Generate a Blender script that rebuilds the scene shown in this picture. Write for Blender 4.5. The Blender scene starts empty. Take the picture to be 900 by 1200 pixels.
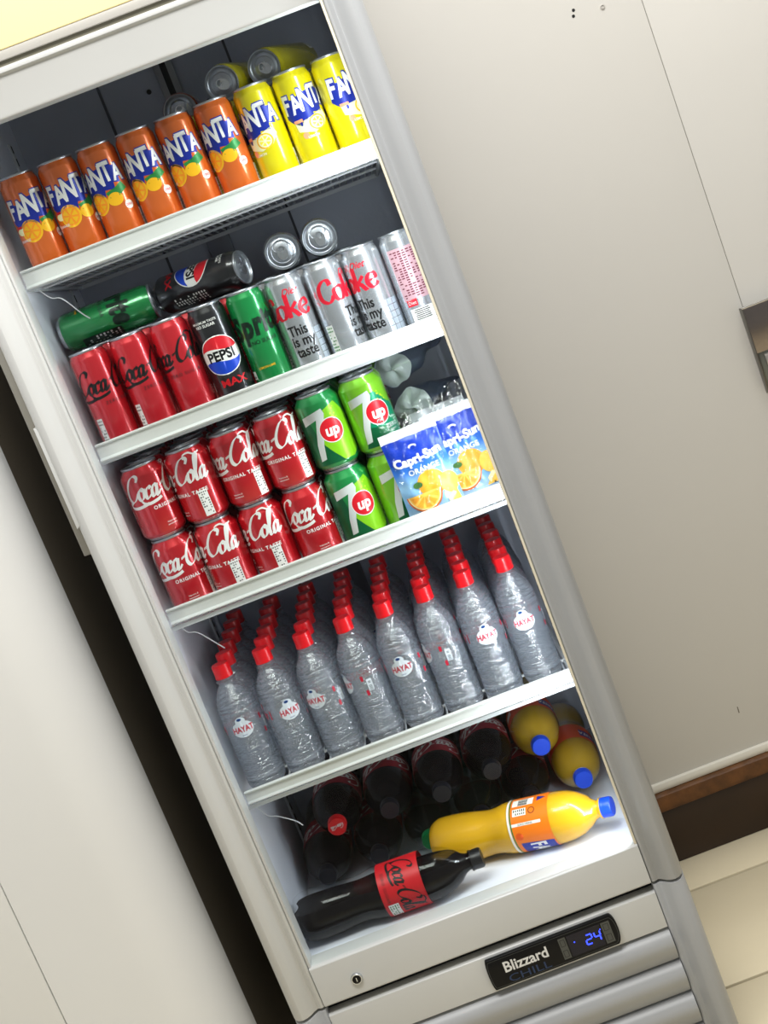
import bpy, bmesh, math, random
from mathutils import Vector, Matrix
random.seed(7)
PI = math.pi
SC = bpy.context.scene
COL = SC.collection

def lin(c):
    return tuple(((v/255)/12.92 if v/255 <= .04045 else ((v/255+.055)/1.055)**2.4) for v in c) + (1.0,)

# ------------------------------------------------------------------ camera
cam_data = bpy.data.cameras.new('camera')
cam = bpy.data.objects.new('camera', cam_data); COL.objects.link(cam)
cam_data.sensor_fit = 'AUTO'; cam_data.sensor_width = 36.0
cam_data.lens = 1854.6/1200*36
cam_data.shift_x = (450-537.66)/1200; cam_data.shift_y = (621.12-600)/1200
cam_data.clip_start = .05
RT = Vector((.9342508, -.0747384, -.34869703)); DN = Vector((-.3566144, -.19928558, -.91274938)); FW = Vector((-.00127287, .97708722, -.2128355))
cam.matrix_world = Matrix(((RT.x, -DN.x, -FW.x, .17737579), (RT.y, -DN.y, -FW.y, -2.11074443), (RT.z, -DN.z, -FW.z, .98712339), (0, 0, 0, 1)))
SC.camera = cam

# ------------------------------------------------------------------ world, lights, exposure
w = bpy.data.worlds.new('room_light'); SC.world = w; w.use_nodes = True
bg = w.node_tree.nodes['Background']; bg.inputs[0].default_value = (1.0, .998, .985, 1); bg.inputs[1].default_value = .27
SC.view_settings.view_transform = 'Standard'; SC.view_settings.look = 'None'
SC.view_settings.gamma = 1; SC.view_settings.use_curve_mapping = False
SC.view_settings.exposure = 0.0
SC.cycles.max_bounces = 24; SC.cycles.transmission_bounces = 20; SC.cycles.transparent_max_bounces = 48
SC.cycles.glossy_bounces = 6; SC.cycles.diffuse_bounces = 4
SC.cycles.sample_clamp_indirect = 6

def area(name, loc, target, sx, sy, power, color=(1, 1, 1)):
    d = bpy.data.lights.new(name, 'AREA'); d.shape = 'RECTANGLE'; d.size = sx; d.size_y = sy; d.energy = power; d.color = color
    o = bpy.data.objects.new(name, d); COL.objects.link(o); o.location = loc
    o.rotation_euler = (Vector(target)-Vector(loc)).to_track_quat('-Z', 'Y').to_euler()
    return o
area('ceiling_panel_light', (.0, -1.0, 2.14), (.0, -.7, 0), 1.2, .6, 42, (1, .992, .975))
area('ceiling_panel_light', (.95, -.05, 2.14), (.95, -.05, 0), .9, .35, 20, (1, .99, .97))
# the LED tube that stands inside the right front corner of the fridge
area('fridge_led_light', (.2511, .0200, .62), (-.3, .31, .62), .008, 1.2, 4.4, (.88, .935, 1))

# ------------------------------------------------------------------ materials
MATS = {}
def mat(name, col, rough=.5, metal=0.0, coat=0.0, spec=.5, trans=0.0, ior=1.45, emit=None, estr=0, noise=0.0, nscale=20, bump=0.0, bscale=200, sub=0, aniso=None):
    if name in MATS: return MATS[name]
    m = bpy.data.materials.new(name); m.use_nodes = True
    nt = m.node_tree; b = nt.nodes['Principled BSDF']
    b.inputs['Base Color'].default_value = lin(col); b.inputs['Roughness'].default_value = rough
    b.inputs['Metallic'].default_value = metal; b.inputs['Coat Weight'].default_value = coat; b.inputs['Coat Roughness'].default_value = .08
    b.inputs['Specular IOR Level'].default_value = spec; b.inputs['Transmission Weight'].default_value = trans; b.inputs['IOR'].default_value = ior
    if sub: b.inputs['Subsurface Weight'].default_value = sub; b.inputs['Subsurface Radius'].default_value = (.02, .012, .004)
    if emit: b.inputs['Emission Color'].default_value = lin(emit); b.inputs['Emission Strength'].default_value = estr
    tc = nt.nodes.new('ShaderNodeTexCoord')
    if noise:
        n = nt.nodes.new('ShaderNodeTexNoise'); n.inputs['Scale'].default_value = nscale; n.inputs['Detail'].default_value = 5
        nt.links.new(tc.outputs['Object'], n.inputs['Vector'])
        mx = nt.nodes.new('ShaderNodeMix'); mx.data_type = 'RGBA'; mx.blend_type = 'MIX'
        mx.inputs['A'].default_value = lin(tuple(max(0, v*(1-noise)) for v in col)); mx.inputs['B'].default_value = lin(tuple(min(255, v*(1+noise*.5)) for v in col))
        nt.links.new(n.outputs['Fac'], mx.inputs['Factor']); nt.links.new(mx.outputs['Result'], b.inputs['Base Color'])
    if bump:
        n = nt.nodes.new('ShaderNodeTexNoise'); n.inputs['Scale'].default_value = bscale; n.inputs['Detail'].default_value = 3
        nt.links.new(tc.outputs['Object'], n.inputs['Vector'])
        bp = nt.nodes.new('ShaderNodeBump'); bp.inputs['Strength'].default_value = bump; bp.inputs['Distance'].default_value = .004
        nt.links.new(n.outputs['Fac'], bp.inputs['Height']); nt.links.new(bp.outputs['Normal'], b.inputs['Normal'])
    MATS[name] = m
    return m

def clear_mat(name, tint, gloss_rough, base_reflect, glass_share=0.0, ior=1.33, bump=0.0, bscale=90, milk=0.0, stretch=(1, 1, 1), fior=1.33):
    """Thin clear plastic: light passes straight through, a Fresnel share is reflected, an optional share is refracted."""
    if name in MATS: return MATS[name]
    m = bpy.data.materials.new(name); m.use_nodes = True; nt = m.node_tree
    nt.nodes.remove(nt.nodes['Principled BSDF']); out = nt.nodes['Material Output']
    tr = nt.nodes.new('ShaderNodeBsdfTransparent'); tr.inputs[0].default_value = lin(tint)
    gl = nt.nodes.new('ShaderNodeBsdfGlossy'); gl.inputs['Roughness'].default_value = gloss_rough
    fr = nt.nodes.new('ShaderNodeFresnel'); fr.inputs['IOR'].default_value = fior
    ad = nt.nodes.new('ShaderNodeMath'); ad.operation = 'ADD'; ad.use_clamp = True; ad.inputs[1].default_value = base_reflect
    gm = nt.nodes.new('ShaderNodeNewGeometry'); inv = nt.nodes.new('ShaderNodeMath'); inv.operation = 'SUBTRACT'; inv.inputs[0].default_value = 1
    nt.links.new(gm.outputs['Backfacing'], inv.inputs[1]); ml = nt.nodes.new('ShaderNodeMath'); ml.operation = 'MULTIPLY'
    nt.links.new(fr.outputs[0], ml.inputs[0]); nt.links.new(inv.outputs[0], ml.inputs[1]); nt.links.new(ml.outputs[0], ad.inputs[0])
    mx = nt.nodes.new('ShaderNodeMixShader'); nt.links.new(ad.outputs[0], mx.inputs[0])
    body = tr
    if glass_share:
        g = nt.nodes.new('ShaderNodeBsdfRefraction'); g.inputs['IOR'].default_value = ior; g.inputs['Roughness'].default_value = .02; g.inputs[0].default_value = lin(tint)
        m2 = nt.nodes.new('ShaderNodeMixShader'); m2.inputs[0].default_value = glass_share
        nt.links.new(tr.outputs[0], m2.inputs[1]); nt.links.new(g.outputs[0], m2.inputs[2]); body = m2
    if milk:
        df = nt.nodes.new('ShaderNodeBsdfDiffuse'); df.inputs[0].default_value = lin((226, 236, 252)); tl = nt.nodes.new('ShaderNodeBsdfTranslucent'); tl.inputs[0].default_value = lin((226, 236, 252))
        md = nt.nodes.new('ShaderNodeMixShader'); md.inputs[0].default_value = .5; nt.links.new(df.outputs[0], md.inputs[1]); nt.links.new(tl.outputs[0], md.inputs[2])
        m3 = nt.nodes.new('ShaderNodeMixShader'); m3.inputs[0].default_value = milk; nt.links.new(body.outputs[0], m3.inputs[1]); nt.links.new(md.outputs[0], m3.inputs[2]); body = m3
    nt.links.new(body.outputs[0], mx.inputs[1]); nt.links.new(gl.outputs[0], mx.inputs[2]); nt.links.new(mx.outputs[0], out.inputs[0])
    if bump:
        tc = nt.nodes.new('ShaderNodeTexCoord'); n = nt.nodes.new('ShaderNodeTexNoise'); n.inputs['Scale'].default_value = bscale; n.inputs['Detail'].default_value = 3
        mp = nt.nodes.new('ShaderNodeMapping'); mp.inputs['Scale'].default_value = stretch
        nt.links.new(tc.outputs['Object'], mp.inputs['Vector']); nt.links.new(mp.outputs['Vector'], n.inputs['Vector'])
        bp = nt.nodes.new('ShaderNodeBump'); bp.inputs['Strength'].default_value = bump; bp.inputs['Distance'].default_value = .006
        nt.links.new(n.outputs['Fac'], bp.inputs['Height'])
        nt.links.new(bp.outputs['Normal'], gl.inputs['Normal'])
        if not glass_share: nt.links.new(bp.outputs['Normal'], fr.inputs['Normal'])
        else:
            b2 = nt.nodes.new('ShaderNodeBump'); b2.inputs['Strength'].default_value = bump*.4; b2.inputs['Distance'].default_value = .006
            nt.links.new(n.outputs['Fac'], b2.inputs['Height']); nt.links.new(b2.outputs['Normal'], g.inputs['Normal'])
    MATS[name] = m
    return m

WHITE = mat('white_enamel', (208, 209, 207), .32, noise=.03, nscale=6)
WHITEIN = mat('white_liner', (226, 230, 240), .4, noise=.02, nscale=5)
RAILM = mat('rail_plastic', (214, 216, 214), .35, noise=.02)
GREY = mat('grey_frame', (172, 174, 176), .38, noise=.03, nscale=8)
GASKET = mat('cream_gasket', (236, 228, 206), .5)
DARKGAP = mat('dark_recess', (22, 22, 22), .7)
REAR = mat('rear_liner', (178, 183, 197), .42, metal=.05, noise=.12, nscale=7, bump=.15, bscale=120)
WIRE = mat('coated_wire', (205, 208, 212), .4)
BLACKP = mat('black_plastic', (11, 11, 13), .4, spec=.25)
SILVER = mat('brushed_aluminium', (205, 208, 212), .26, metal=.95)
STEEL = mat('stainless_steel', (150, 140, 134), .22, metal=1.0, noise=.2, nscale=9)
GLASS = clear_mat('door_glass', (250, 252, 251), .02, 0.0, fior=1.2)
PET = clear_mat('clear_bottle_plastic', (252, 253, 253), .06, .0)
WATER = clear_mat('bottled_water', (251, 253, 255), .045, .14, .62, 1.33, bump=.7, bscale=75, milk=.17, stretch=(1, 1, 3.0))
FILM = clear_mat('clear_film', (252, 253, 253), .10, .02, bump=1.0, bscale=40)

# ------------------------------------------------------------------ mesh helpers
class MB:
    def __init__(s): s.v = []; s.f = []
    def add(s, vs, fs):
        k = len(s.v); s.v += [tuple(x) for x in vs]; s.f += [tuple(i+k for i in f) for f in fs]; return s
    def box(s, x0, x1, y0, y1, z0, z1):
        return s.add([(x0,y0,z0),(x1,y0,z0),(x1,y1,z0),(x0,y1,z0),(x0,y0,z1),(x1,y0,z1),(x1,y1,z1),(x0,y1,z1)],
                     [(0,3,2,1),(4,5,6,7),(0,1,5,4),(1,2,6,5),(2,3,7,6),(3,0,4,7)])
    def lathe(s, prof, seg=32, wob=None):
        n = len(prof); vs = []
        for i in range(seg):
            a = 2*PI*i/seg
            for r, z in prof:
                rr = r*(1+wob(a, z)) if wob else r
                vs.append((rr*math.sin(a), -rr*math.cos(a), z))
        fs = []
        for i in range(seg):
            j = (i+1) % seg
            for k in range(n-1):
                q = (i*n+k, j*n+k, j*n+k+1, i*n+k+1)
                if prof[k][0] < 1e-6: q = (i*n+k, j*n+k+1, i*n+k+1)
                elif prof[k+1][0] < 1e-6: q = (i*n+k, j*n+k, i*n+k+1)
                fs.append(q)
        return s.add(vs, fs)
    def prism(s, sec, z0, z1, axis='z'):
        n = len(sec)
        def P(a, b, c): return {'z': (a, b, c), 'x': (c, a, b), 'y': (a, c, b)}[axis]
        vs = [P(a, b, z0) for a, b in sec] + [P(a, b, z1) for a, b in sec]
        return s.add(vs, [tuple(range(n))[::-1], tuple(range(n, 2*n))] + [(i, (i+1) % n, n+(i+1) % n, n+i) for i in range(n)])
    def tube(s, pts, r, seg=6):
        pts = [Vector(p) for p in pts]; vs = []; n = len(pts)
        for i, p in enumerate(pts):
            t = (pts[min(i+1, n-1)]-pts[max(i-1, 0)]).normalized()
            u = t.cross(Vector((0, 0, 1)))
            if u.length < .05: u = t.cross(Vector((0, 1, 0)))
            u.normalize(); v = t.cross(u)
            for k in range(seg):
                a = 2*PI*k/seg; vs.append(p+u*(r*math.cos(a))+v*(r*math.sin(a)))
        fs = [(i*seg+k, i*seg+(k+1) % seg, (i+1)*seg+(k+1) % seg, (i+1)*seg+k) for i in range(n-1) for k in range(seg)]
        fs += [tuple(range(seg))[::-1], tuple((n-1)*seg+k for k in range(seg))]
        return s.add(vs, fs)
    def mesh(s, name, m, smooth=False, weld=True, bev=0.0, ang=40):
        me = bpy.data.meshes.new(name); me.from_pydata(s.v, [], s.f)
        bm = bmesh.new(); bm.from_mesh(me)
        if weld: bmesh.ops.remove_doubles(bm, verts=bm.verts, dist=1e-6)
        bmesh.ops.recalc_face_normals(bm, faces=bm.faces)
        if bev:
            es = [e for e in bm.edges if len(e.link_faces) == 2 and e.calc_face_angle(0) > .6]
            bmesh.ops.bevel(bm, geom=es, offset=bev, segments=2, affect='EDGES', profile=.5, clamp_overlap=True)
        bm.to_mesh(me); bm.free()
        if isinstance(m, (list, tuple)):
            for q in m: me.materials.append(q)
        else: me.materials.append(m)
        if smooth or bev:
            me.shade_smooth()
            me.set_sharp_from_angle(angle=math.radians(ang))
        return me

def obj(name, me, parent=None, loc=None, label=None):
    o = bpy.data.objects.new(name, me); COL.objects.link(o)
    if parent: o.parent = parent
    if loc: o.location = loc
    if label: o['label'] = label
    return o
def thing(name, label, cat, loc=(0, 0, 0), rz=0, group=None):
    o = bpy.data.objects.new(name, None); COL.objects.link(o); o.empty_display_size = .02
    o.location = loc; o.rotation_euler = (0, 0, rz); o['label'] = label; o['category'] = cat
    if group: o['group'] = group
    return o
def struct(name, me, parent=None, label=None):
    o = obj(name, me, parent, None, label)
    if not parent: o['kind'] = 'structure'
    return o
def lay(o, origin, up, front):
    """Turn a thing so that its own z runs along UP and its printed front (-y) faces FRONT."""
    z = Vector(up).normalized(); f = Vector(front); y = -(f-z*f.dot(z)).normalized(); x = y.cross(z)
    m = Matrix((x, y, z)).transposed().to_4x4(); m.translation = Vector(origin)
    o.rotation_mode = 'QUATERNION'; o.location = m.to_translation(); o.rotation_quaternion = m.to_quaternion()

def spline(pts, n=7):
    out = []
    for i in range(len(pts)-1):
        p0 = pts[max(i-1, 0)]; p1 = pts[i]; p2 = pts[i+1]; p3 = pts[min(i+2, len(pts)-1)]
        for k in range(n):
            t = k/n
            out.append(tuple(.5*((2*b)+(c-a)*t+(2*a-5*b+4*c-d)*t*t+(-a+3*b-3*c+d)*t**3) for a, b, c, d in zip(p0, p1, p2, p3)))
    out.append(tuple(pts[-1])); return out

# ------------------------------------------------------------------ flat print: polygons, strokes and text laid on a surface
class Print:
    def __init__(s): s.items = []                     # (verts, faces, material, layer)
    def poly(s, pts, m, layer=1): s.items.append(([(x, y) for x, y in pts], [tuple(range(len(pts)))], m, layer)); return s
    def rect(s, cx, cy, w_, h, m, layer=1, rot=0):
        c, n = math.cos(rot), math.sin(rot)
        return s.poly([(cx+a*w_/2*c-b*h/2*n, cy+a*w_/2*n+b*h/2*c) for a, b in ((-1,-1),(1,-1),(1,1),(-1,1))], m, layer)
    def disc(s, cx, cy, rx, m, layer=1, ry=None, a0=0, a1=2*PI, n=28):
        ry = ry or rx; full = abs(a1-a0-2*PI) < 1e-6
        pts = [(cx+rx*math.cos(a0+(a1-a0)*i/n), cy+ry*math.sin(a0+(a1-a0)*i/n)) for i in range(n if full else n+1)]
        return s.poly(pts, m, layer)
    def strokes(s, lines, sx, sy, ox, oy, m, layer=1, wid=.1, contrast=.75, nib=.5, slant=0.0):
        for ln in lines:
            p = spline(ln); L = []; R = []
            for i in range(len(p)):
                a = p[max(i-1, 0)]; b = p[min(i+1, len(p)-1)]; dx, dy = b[0]-a[0], b[1]-a[1]; l = math.hypot(dx, dy) or 1
                ang = math.atan2(dy, dx); hw = wid*(1-contrast+contrast*abs(math.sin(ang-nib)))/2
                nx, ny = -dy/l*hw, dx/l*hw
                for lst, q in ((L, 1), (R, -1)):
                    x, y = p[i][0]+q*nx, p[i][1]+q*ny; lst.append((ox+sx*(x+slant*y), oy+sy*y))
            n = len(p); s.items.append((L+R, [(i, i+1, n+i+1, n+i) for i in range(n-1)], m, layer))
        return s
    def text(s, body, cx, cy, size, m, layer=2, off=0.0, shear=0.0, sx=1.0, sy=1.0, rot=0.0, space=1.0, arc=0.0):
        cu = bpy.data.curves.new('t', 'FONT'); cu.body = body; cu.size = 1; cu.offset = off; cu.shear = shear; cu.align_x = 'CENTER'; cu.space_character = space
        cu.resolution_u = 3
        ob = bpy.data.objects.new('t', cu); COL.objects.link(ob)
        me = bpy.data.meshes.new_from_object(ob); bpy.data.objects.remove(ob); bpy.data.curves.remove(cu)
        c, n = math.cos(rot), math.sin(rot); vs = []
        for v in me.vertices:
            x, y = v.co.x*size*sx, (v.co.y-.35)*size*sy
            y += arc*x*x
            vs.append((cx+x*c-y*n, cy+x*n+y*c))
        s.items.append((vs, [tuple(p.vertices) for p in me.polygons], m, layer)); bpy.data.meshes.remove(me)
        return s
    def table(s, cx, cy, w_, h, rows, cols, paper, ink, layer=2, rot=0):
        s.rect(cx, cy, w_, h, paper, layer, rot); c, n = math.cos(rot), math.sin(rot); rnd = random.Random(rows*31+cols)
        for i in range(rows):
            for j in range(cols):
                if rnd.random() < .25: continue
                a = (-.5+(j+.5)/cols)*w_*.88; b = (-.5+(i+.5)/rows)*h*.92
                s.rect(cx+a*c-b*n, cy+a*n+b*c, w_/cols*rnd.uniform(.4, .75), h/rows*.45, ink, layer+1, rot)
        return s
    def build(s, name, fn, step=.003, ystep=None, gap=.00022):
        V = []; F = []; MI = []; ms = []
        for vs, fs, m, layer in s.items:
            bm = bmesh.new(); bv = [bm.verts.new((x, y, 0)) for x, y in vs]
            for f in fs:
                try: bm.faces.new([bv[i] for i in f])
                except ValueError: pass
            bmesh.ops.remove_doubles(bm, verts=bm.verts, dist=1e-7)
            big = [f for f in bm.faces if len(f.verts) > 4]
            if big: bmesh.ops.triangulate(bm, faces=big)
            for ax, st in ((0, step), (1, ystep)):
                if not st or not bm.verts: continue
                lo = min(v.co[ax] for v in bm.verts); hi = max(v.co[ax] for v in bm.verts)
                k = math.floor(lo/st)+1
                while k*st < hi:
                    co = [0, 0, 0]; co[ax] = k*st; no = [0, 0, 0]; no[ax] = 1
                    bmesh.ops.bisect_plane(bm, geom=bm.verts[:]+bm.edges[:]+bm.faces[:], plane_co=co, plane_no=no); k += 1
            if m not in ms: ms.append(m)
            mi = ms.index(m); k0 = len(V); bm.verts.index_update()
            V += [fn(v.co.x, v.co.y, layer*gap) for v in bm.verts]
            for f in bm.faces: F.append(tuple(k0+v.index for v in f.verts)); MI.append(mi)
            bm.free()
        me = bpy.data.meshes.new(name); me.from_pydata(V, [], F)
        for m in ms: me.materials.append(m)
        me.polygons.foreach_set('material_index', MI); me.shade_smooth()
        return me
    def parts(s, fn, step=.003, ystep=None, gap=.00008, near=.006):
        """One mesh per patch of print: the large one is the label, the patches apart from it are small print."""
        bx = [[min(v[0] for v in it[0]), max(v[0] for v in it[0]), min(v[1] for v in it[0]), max(v[1] for v in it[0])] for it in s.items]
        par = list(range(len(bx)))
        def root(i):
            while par[i] != i: i = par[i]
            return i
        for i in range(len(bx)):
            for j in range(i):
                a, b = bx[i], bx[j]
                if a[0]-near < b[1] and b[0]-near < a[1] and a[2]-near < b[3] and b[2]-near < a[3]: par[root(i)] = root(j)
        cl = {}
        for i, it in enumerate(s.items): cl.setdefault(root(i), []).append(it)
        def size(c): v = [q for it in c for q in it[0]]; return (max(q[0] for q in v)-min(q[0] for q in v))*(max(q[1] for q in v)-min(q[1] for q in v))
        out = []
        for k, c in enumerate(sorted(cl.values(), key=size, reverse=True)):
            q = Print(); q.items = c; nm = 'printed_label' if k == 0 else 'small_print'; out.append((nm, q.build(nm, fn, step, ystep, gap)))
        return out
def around(R):                                       # print wrapped round an upright cylinder, 0 = front (-y)
    def fn(x, y, g):
        a = x/R; r = R+.0001+g
        return (r*math.sin(a), -r*math.cos(a), y)
    return fn
def around_profile(prof):                            # print wrapped round a turned body
    def fn(x, y, g):
        r = prof[0][0]
        for (r0, z0), (r1, z1) in zip(prof, prof[1:]):
            if min(z0, z1) <= y <= max(z0, z1) and abs(z1-z0) > 1e-9: r = r0+(r1-r0)*(y-z0)/(z1-z0); break
        a = x/.04; r += g
        return (r*math.sin(a), -r*math.cos(a), y)
    return fn
def flat_front(x, y, g): return (x, -g, y)

# flowing script letters (x height .42, capital 1), drawn as pen strokes
def scr_C(x): return [[(x+.60,.74),(x+.66,.9),(x+.52,1.0),(x+.28,.88),(x+.08,.52),(x+.06,.18),(x+.22,.0),(x+.44,.08),(x+.6,.3)]]
def scr_o(x): return [[(x+.17,.44),(x+.05,.34),(x+.02,.12),(x+.12,.0),(x+.25,.1),(x+.28,.32),(x+.17,.44),(x+.22,.36),(x+.36,.4)]]
def scr_c(x): return [[(x+.26,.34),(x+.2,.44),(x+.06,.32),(x+.03,.1),(x+.12,.0),(x+.3,.14)]]
def scr_a(x): return [[(x+.26,.36),(x+.16,.44),(x+.04,.28),(x+.04,.06),(x+.12,.01),(x+.22,.14),(x+.28,.42)], [(x+.29,.44),(x+.25,.1),(x+.3,.0),(x+.44,.16)]]
def scr_l(x): return [[(x+.02,.12),(x+.16,.6),(x+.24,.9),(x+.18,1.02),(x+.1,.84),(x+.07,.3),(x+.1,.03),(x+.2,.02),(x+.28,.14)]]
SCRIPT = scr_C(0)+scr_o(.6)+scr_c(.93)+scr_a(1.22)+[[(1.66,.38),(1.88,.46)],[(1.66,.33),(1.88,.41)]]+scr_C(1.86)+scr_o(2.46)+scr_l(2.78)+scr_a(3.02)
SWASH = [[(.62,.26),(.75,-.12),(1.0,-.22),(1.4,-.17),(1.62,-.10)], [(.2,.0),(.05,-.1),(.12,-.24),(.5,-.27),(1.0,-.2)]]
SWASH2 = [[(2.5,.92),(2.55,1.08),(2.8,1.12),(3.05,1.0),(3.3,1.06)]]
def script(p, cx, cy, s, m, layer=2, wid=.13, sy=1.0):
    p.strokes(SCRIPT, s, s*sy, cx-1.75*s, cy, m, layer, wid, .78, .35, .22)
    p.strokes(SWASH, s, s*sy, cx-1.75*s, cy, m, layer, .12, .5, 1.5, 0)
    p.strokes(SWASH2, s, s*sy, cx-1.75*s, cy, m, layer, .07, .5, 1.2, .1)

# ------------------------------------------------------------------ the room: floor tiles, back wall, baseboard, ceiling
ZF = -.3735; YW = .68
TILE = mat('cream_tile', (226, 214, 184), .28, noise=.08, nscale=3)
GROUT = mat('dark_grout', (44, 36, 24), .9)
floor = struct('floor', MB().box(-1.8, 2.2, -2.6, YW, ZF-.06, ZF-.010).mesh('floor', GROUT))
tile_me = MB().box(-.1715, .1715, -.1715, .1715, -.02, .0).mesh('tile', TILE, bev=.002)
for i in range(-5, 6):
    for j in range(-7, 2):
        x = .015+i*.35; y = .368+j*.35
        if y-.1715 > YW: continue
        if y+.1715 > YW: obj('tile', MB().box(-.1715, .1715, -.1715, YW-y, -.02, 0).mesh('tile', TILE, bev=.002), floor, (x, y, ZF))
        else: obj('tile', tile_me, floor, (x, y, ZF))
WALLM = mat('wall_panel_paint', (208, 205, 198), .3, noise=.03, nscale=1.5)
wall = struct('wall_back', MB().box(-1.8, 2.2, YW+.002, YW+.1, ZF-.06, 2.2).mesh('wall_back', mat('panel_joint', (120, 116, 106), .7)))
for x0, x1 in ((-1.8, -.44), (-.4385, .7866), (.7876, 2.2)):
    obj('panel', MB().box(x0, x1, YW, YW+.02, -.235, 2.2).mesh('panel', WALLM, bev=.0008), wall)
hole = MB().add([(0, 0, 0)], []); hole = MB()
hole_me = MB().lathe([(0, .0), (.0028, .0), (.0028, .004), (0, .004)], 12).mesh('wall_hole', DARKGAP)
for x, z in ((.6712, 1.1531), (.6679, 1.144)):
    h = obj('screw_hole', hole_me, wall, (x, YW+.0036, z), 'small dark screw hole'); h.rotation_euler = (PI/2, 0, 0)
h = obj('wall_plug', MB().lathe([(0, 0), (.004, 0), (.004, .002), (.003, .0025), (.003, .001), (0, .001)], 14).mesh('wall_plug', mat('filler', (188, 184, 176), .5)), wall, (.7199, YW, 1.1413), 'pale plugged screw hole'); h.rotation_euler = (PI/2, 0, 0)
h = obj('scuff_mark', MB().add([(-.001,0,-.006),(.001,0,-.006),(.0015,0,.006),(-.0005,0,.007)], [(0,1,2,3)]).mesh('scuff_mark', mat('scuff', (120, 112, 100), .6)), wall, (.5423, YW-.0004, -.1341), 'short dark scuff')
# baseboard: white bead, worn brown band, dark brown board
WOOD = mat('dark_brown_board', (48, 30, 14), .35, noise=.25, nscale=14)
WORN = mat('worn_brown_edge', (96, 60, 26), .5, noise=.75, nscale=38, bump=.6, bscale=60)
base = struct('baseboard_back', MB().box(-1.8, 2.2, YW-.012, YW+.01, ZF, -.262).mesh('baseboard_back', WOOD, bev=.002))
obj('worn_edge', MB().prism([(YW-.016, -.266), (YW-.018, -.258), (YW-.015, -.236), (YW-.004, -.230), (YW+.01, -.230), (YW+.01, -.268)], -1.8, 2.2, 'x').mesh('worn_edge', WORN, bev=.001), base, None, 'brown edge with worn scratched paint')
obj('bead', MB().prism([(YW-.006, -.230), (YW-.008, -.222), (YW-.006, -.214), (YW+.005, -.212), (YW+.005, -.230)], -1.8, 2.2, 'x').mesh('bead', mat('white_bead', (220, 216, 204), .4), bev=.001), base, None, 'thin white bead')
struct('ceiling', MB().box(-1.8, 2.2, -2.6, YW+.1, 2.2, 2.26).mesh('ceiling', mat('ceiling_paint', (225, 224, 220), .8)))

# ------------------------------------------------------------------ the display fridge
FR = thing('display_fridge', 'tall white glass-door drinks fridge filled with cans and bottles', 'fridge', (0, 0, 0))
XI = .268; Y0, YB = .052, .555
for s in (-1, 1):
    obj('cabinet_side', MB().box(min(s*.30, s*XI), max(s*.30, s*XI), Y0, .61, -.345, 1.62).mesh('cabinet_side', WHITEIN, bev=.003), FR)
obj('rear_liner', MB().box(-XI, XI, YB, .61, -.02, 1.335).mesh('rear_liner', REAR), FR, None, 'dark grey rear wall of the fridge')
obj('liner_ceiling', MB().box(-XI, XI, Y0, .61, 1.335, 1.37).mesh('liner_ceiling', REAR), FR)
obj('liner_floor', MB().box(-XI, XI, Y0, .61, -.06, -.015).mesh('liner_floor', WHITEIN, bev=.002), FR)
# rear fittings: cable channel, shelf standards with their slots
obj('rear_channel', MB().box(-.045, -.005, YB-.012, YB, -.015, 1.20).mesh('rear_channel', mat('dark_channel', (122, 125, 134), .4, .2), bev=.003), FR)
for x in (-.115, .1):
    obj('rear_seam', MB().box(x-.002, x+.002, YB-.003, YB, -.015, 1.334).mesh('rear_seam', mat('seam_grey', (70, 72, 78), .6)), FR)
slot_me = MB(); 
for k in range(60): slot_me.box(-.0009, .0009, -.003, .003, .03+k*.0205, .042+k*.0205)
slot_me = slot_me.mesh('standard_slots', DARKGAP)
for s in (-1, 1):
    for y in (.105, .47):
        st = obj('shelf_standard', MB().box(-.0016, .0016, -.009, .009, .0, 1.255).mesh('shelf_standard', WIRE, bev=.0006), FR, (s*(XI-.0016), y, 0))
        so = obj('slots', slot_me, st, (-s*.0012, 0, 0)); so['kind'] = 'stuff'
rb = obj('rear_bracket', MB().box(-.020, .012, YB-.010, YB, 1.205, 1.332).mesh('rear_bracket', mat('bracket_grey', (150, 152, 154), .4, .3), bev=.003), FR, None, 'light grey bracket high on the rear wall')
obj('bracket_slot', MB().box(-.009, .001, YB-.0108, YB-.004, 1.225, 1.318).mesh('bracket_slot', DARKGAP), rb)
hm = MB().lathe([(0, 0), (.004, 0), (.004, .003), (0, .003)], 12).mesh('rear_hole', DARKGAP)
for x, z in ((-.040, 1.262), (.044, 1.216), (.052, 1.31)): o = obj('rear_hole', hm, FR, (x, YB-.0005, z)); o.rotation_euler = (PI/2, 0, 0)
# hanging white wire ends on the left wall
for (x0, z0, x1, z1, y) in ((-.2366, 1.021, -.202, .970, .16), (-.245, .505, -.2087, .458, .16), (-.2427, .1957, -.2042, .1579, .16)):
    pts = spline([(-XI, y, z0+.03), (x0-.008, y, z0-.008), (x0+.008, y-.003, z0-.016), (x1-.008, y-.006, z1+.006), (x1, y-.008, z1-.004)], 5)
    obj('white_wire', MB().tube(pts, .0009).mesh('white_wire', WIRE, True), FR, None, 'thin white wire end hanging from the left wall')
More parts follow.
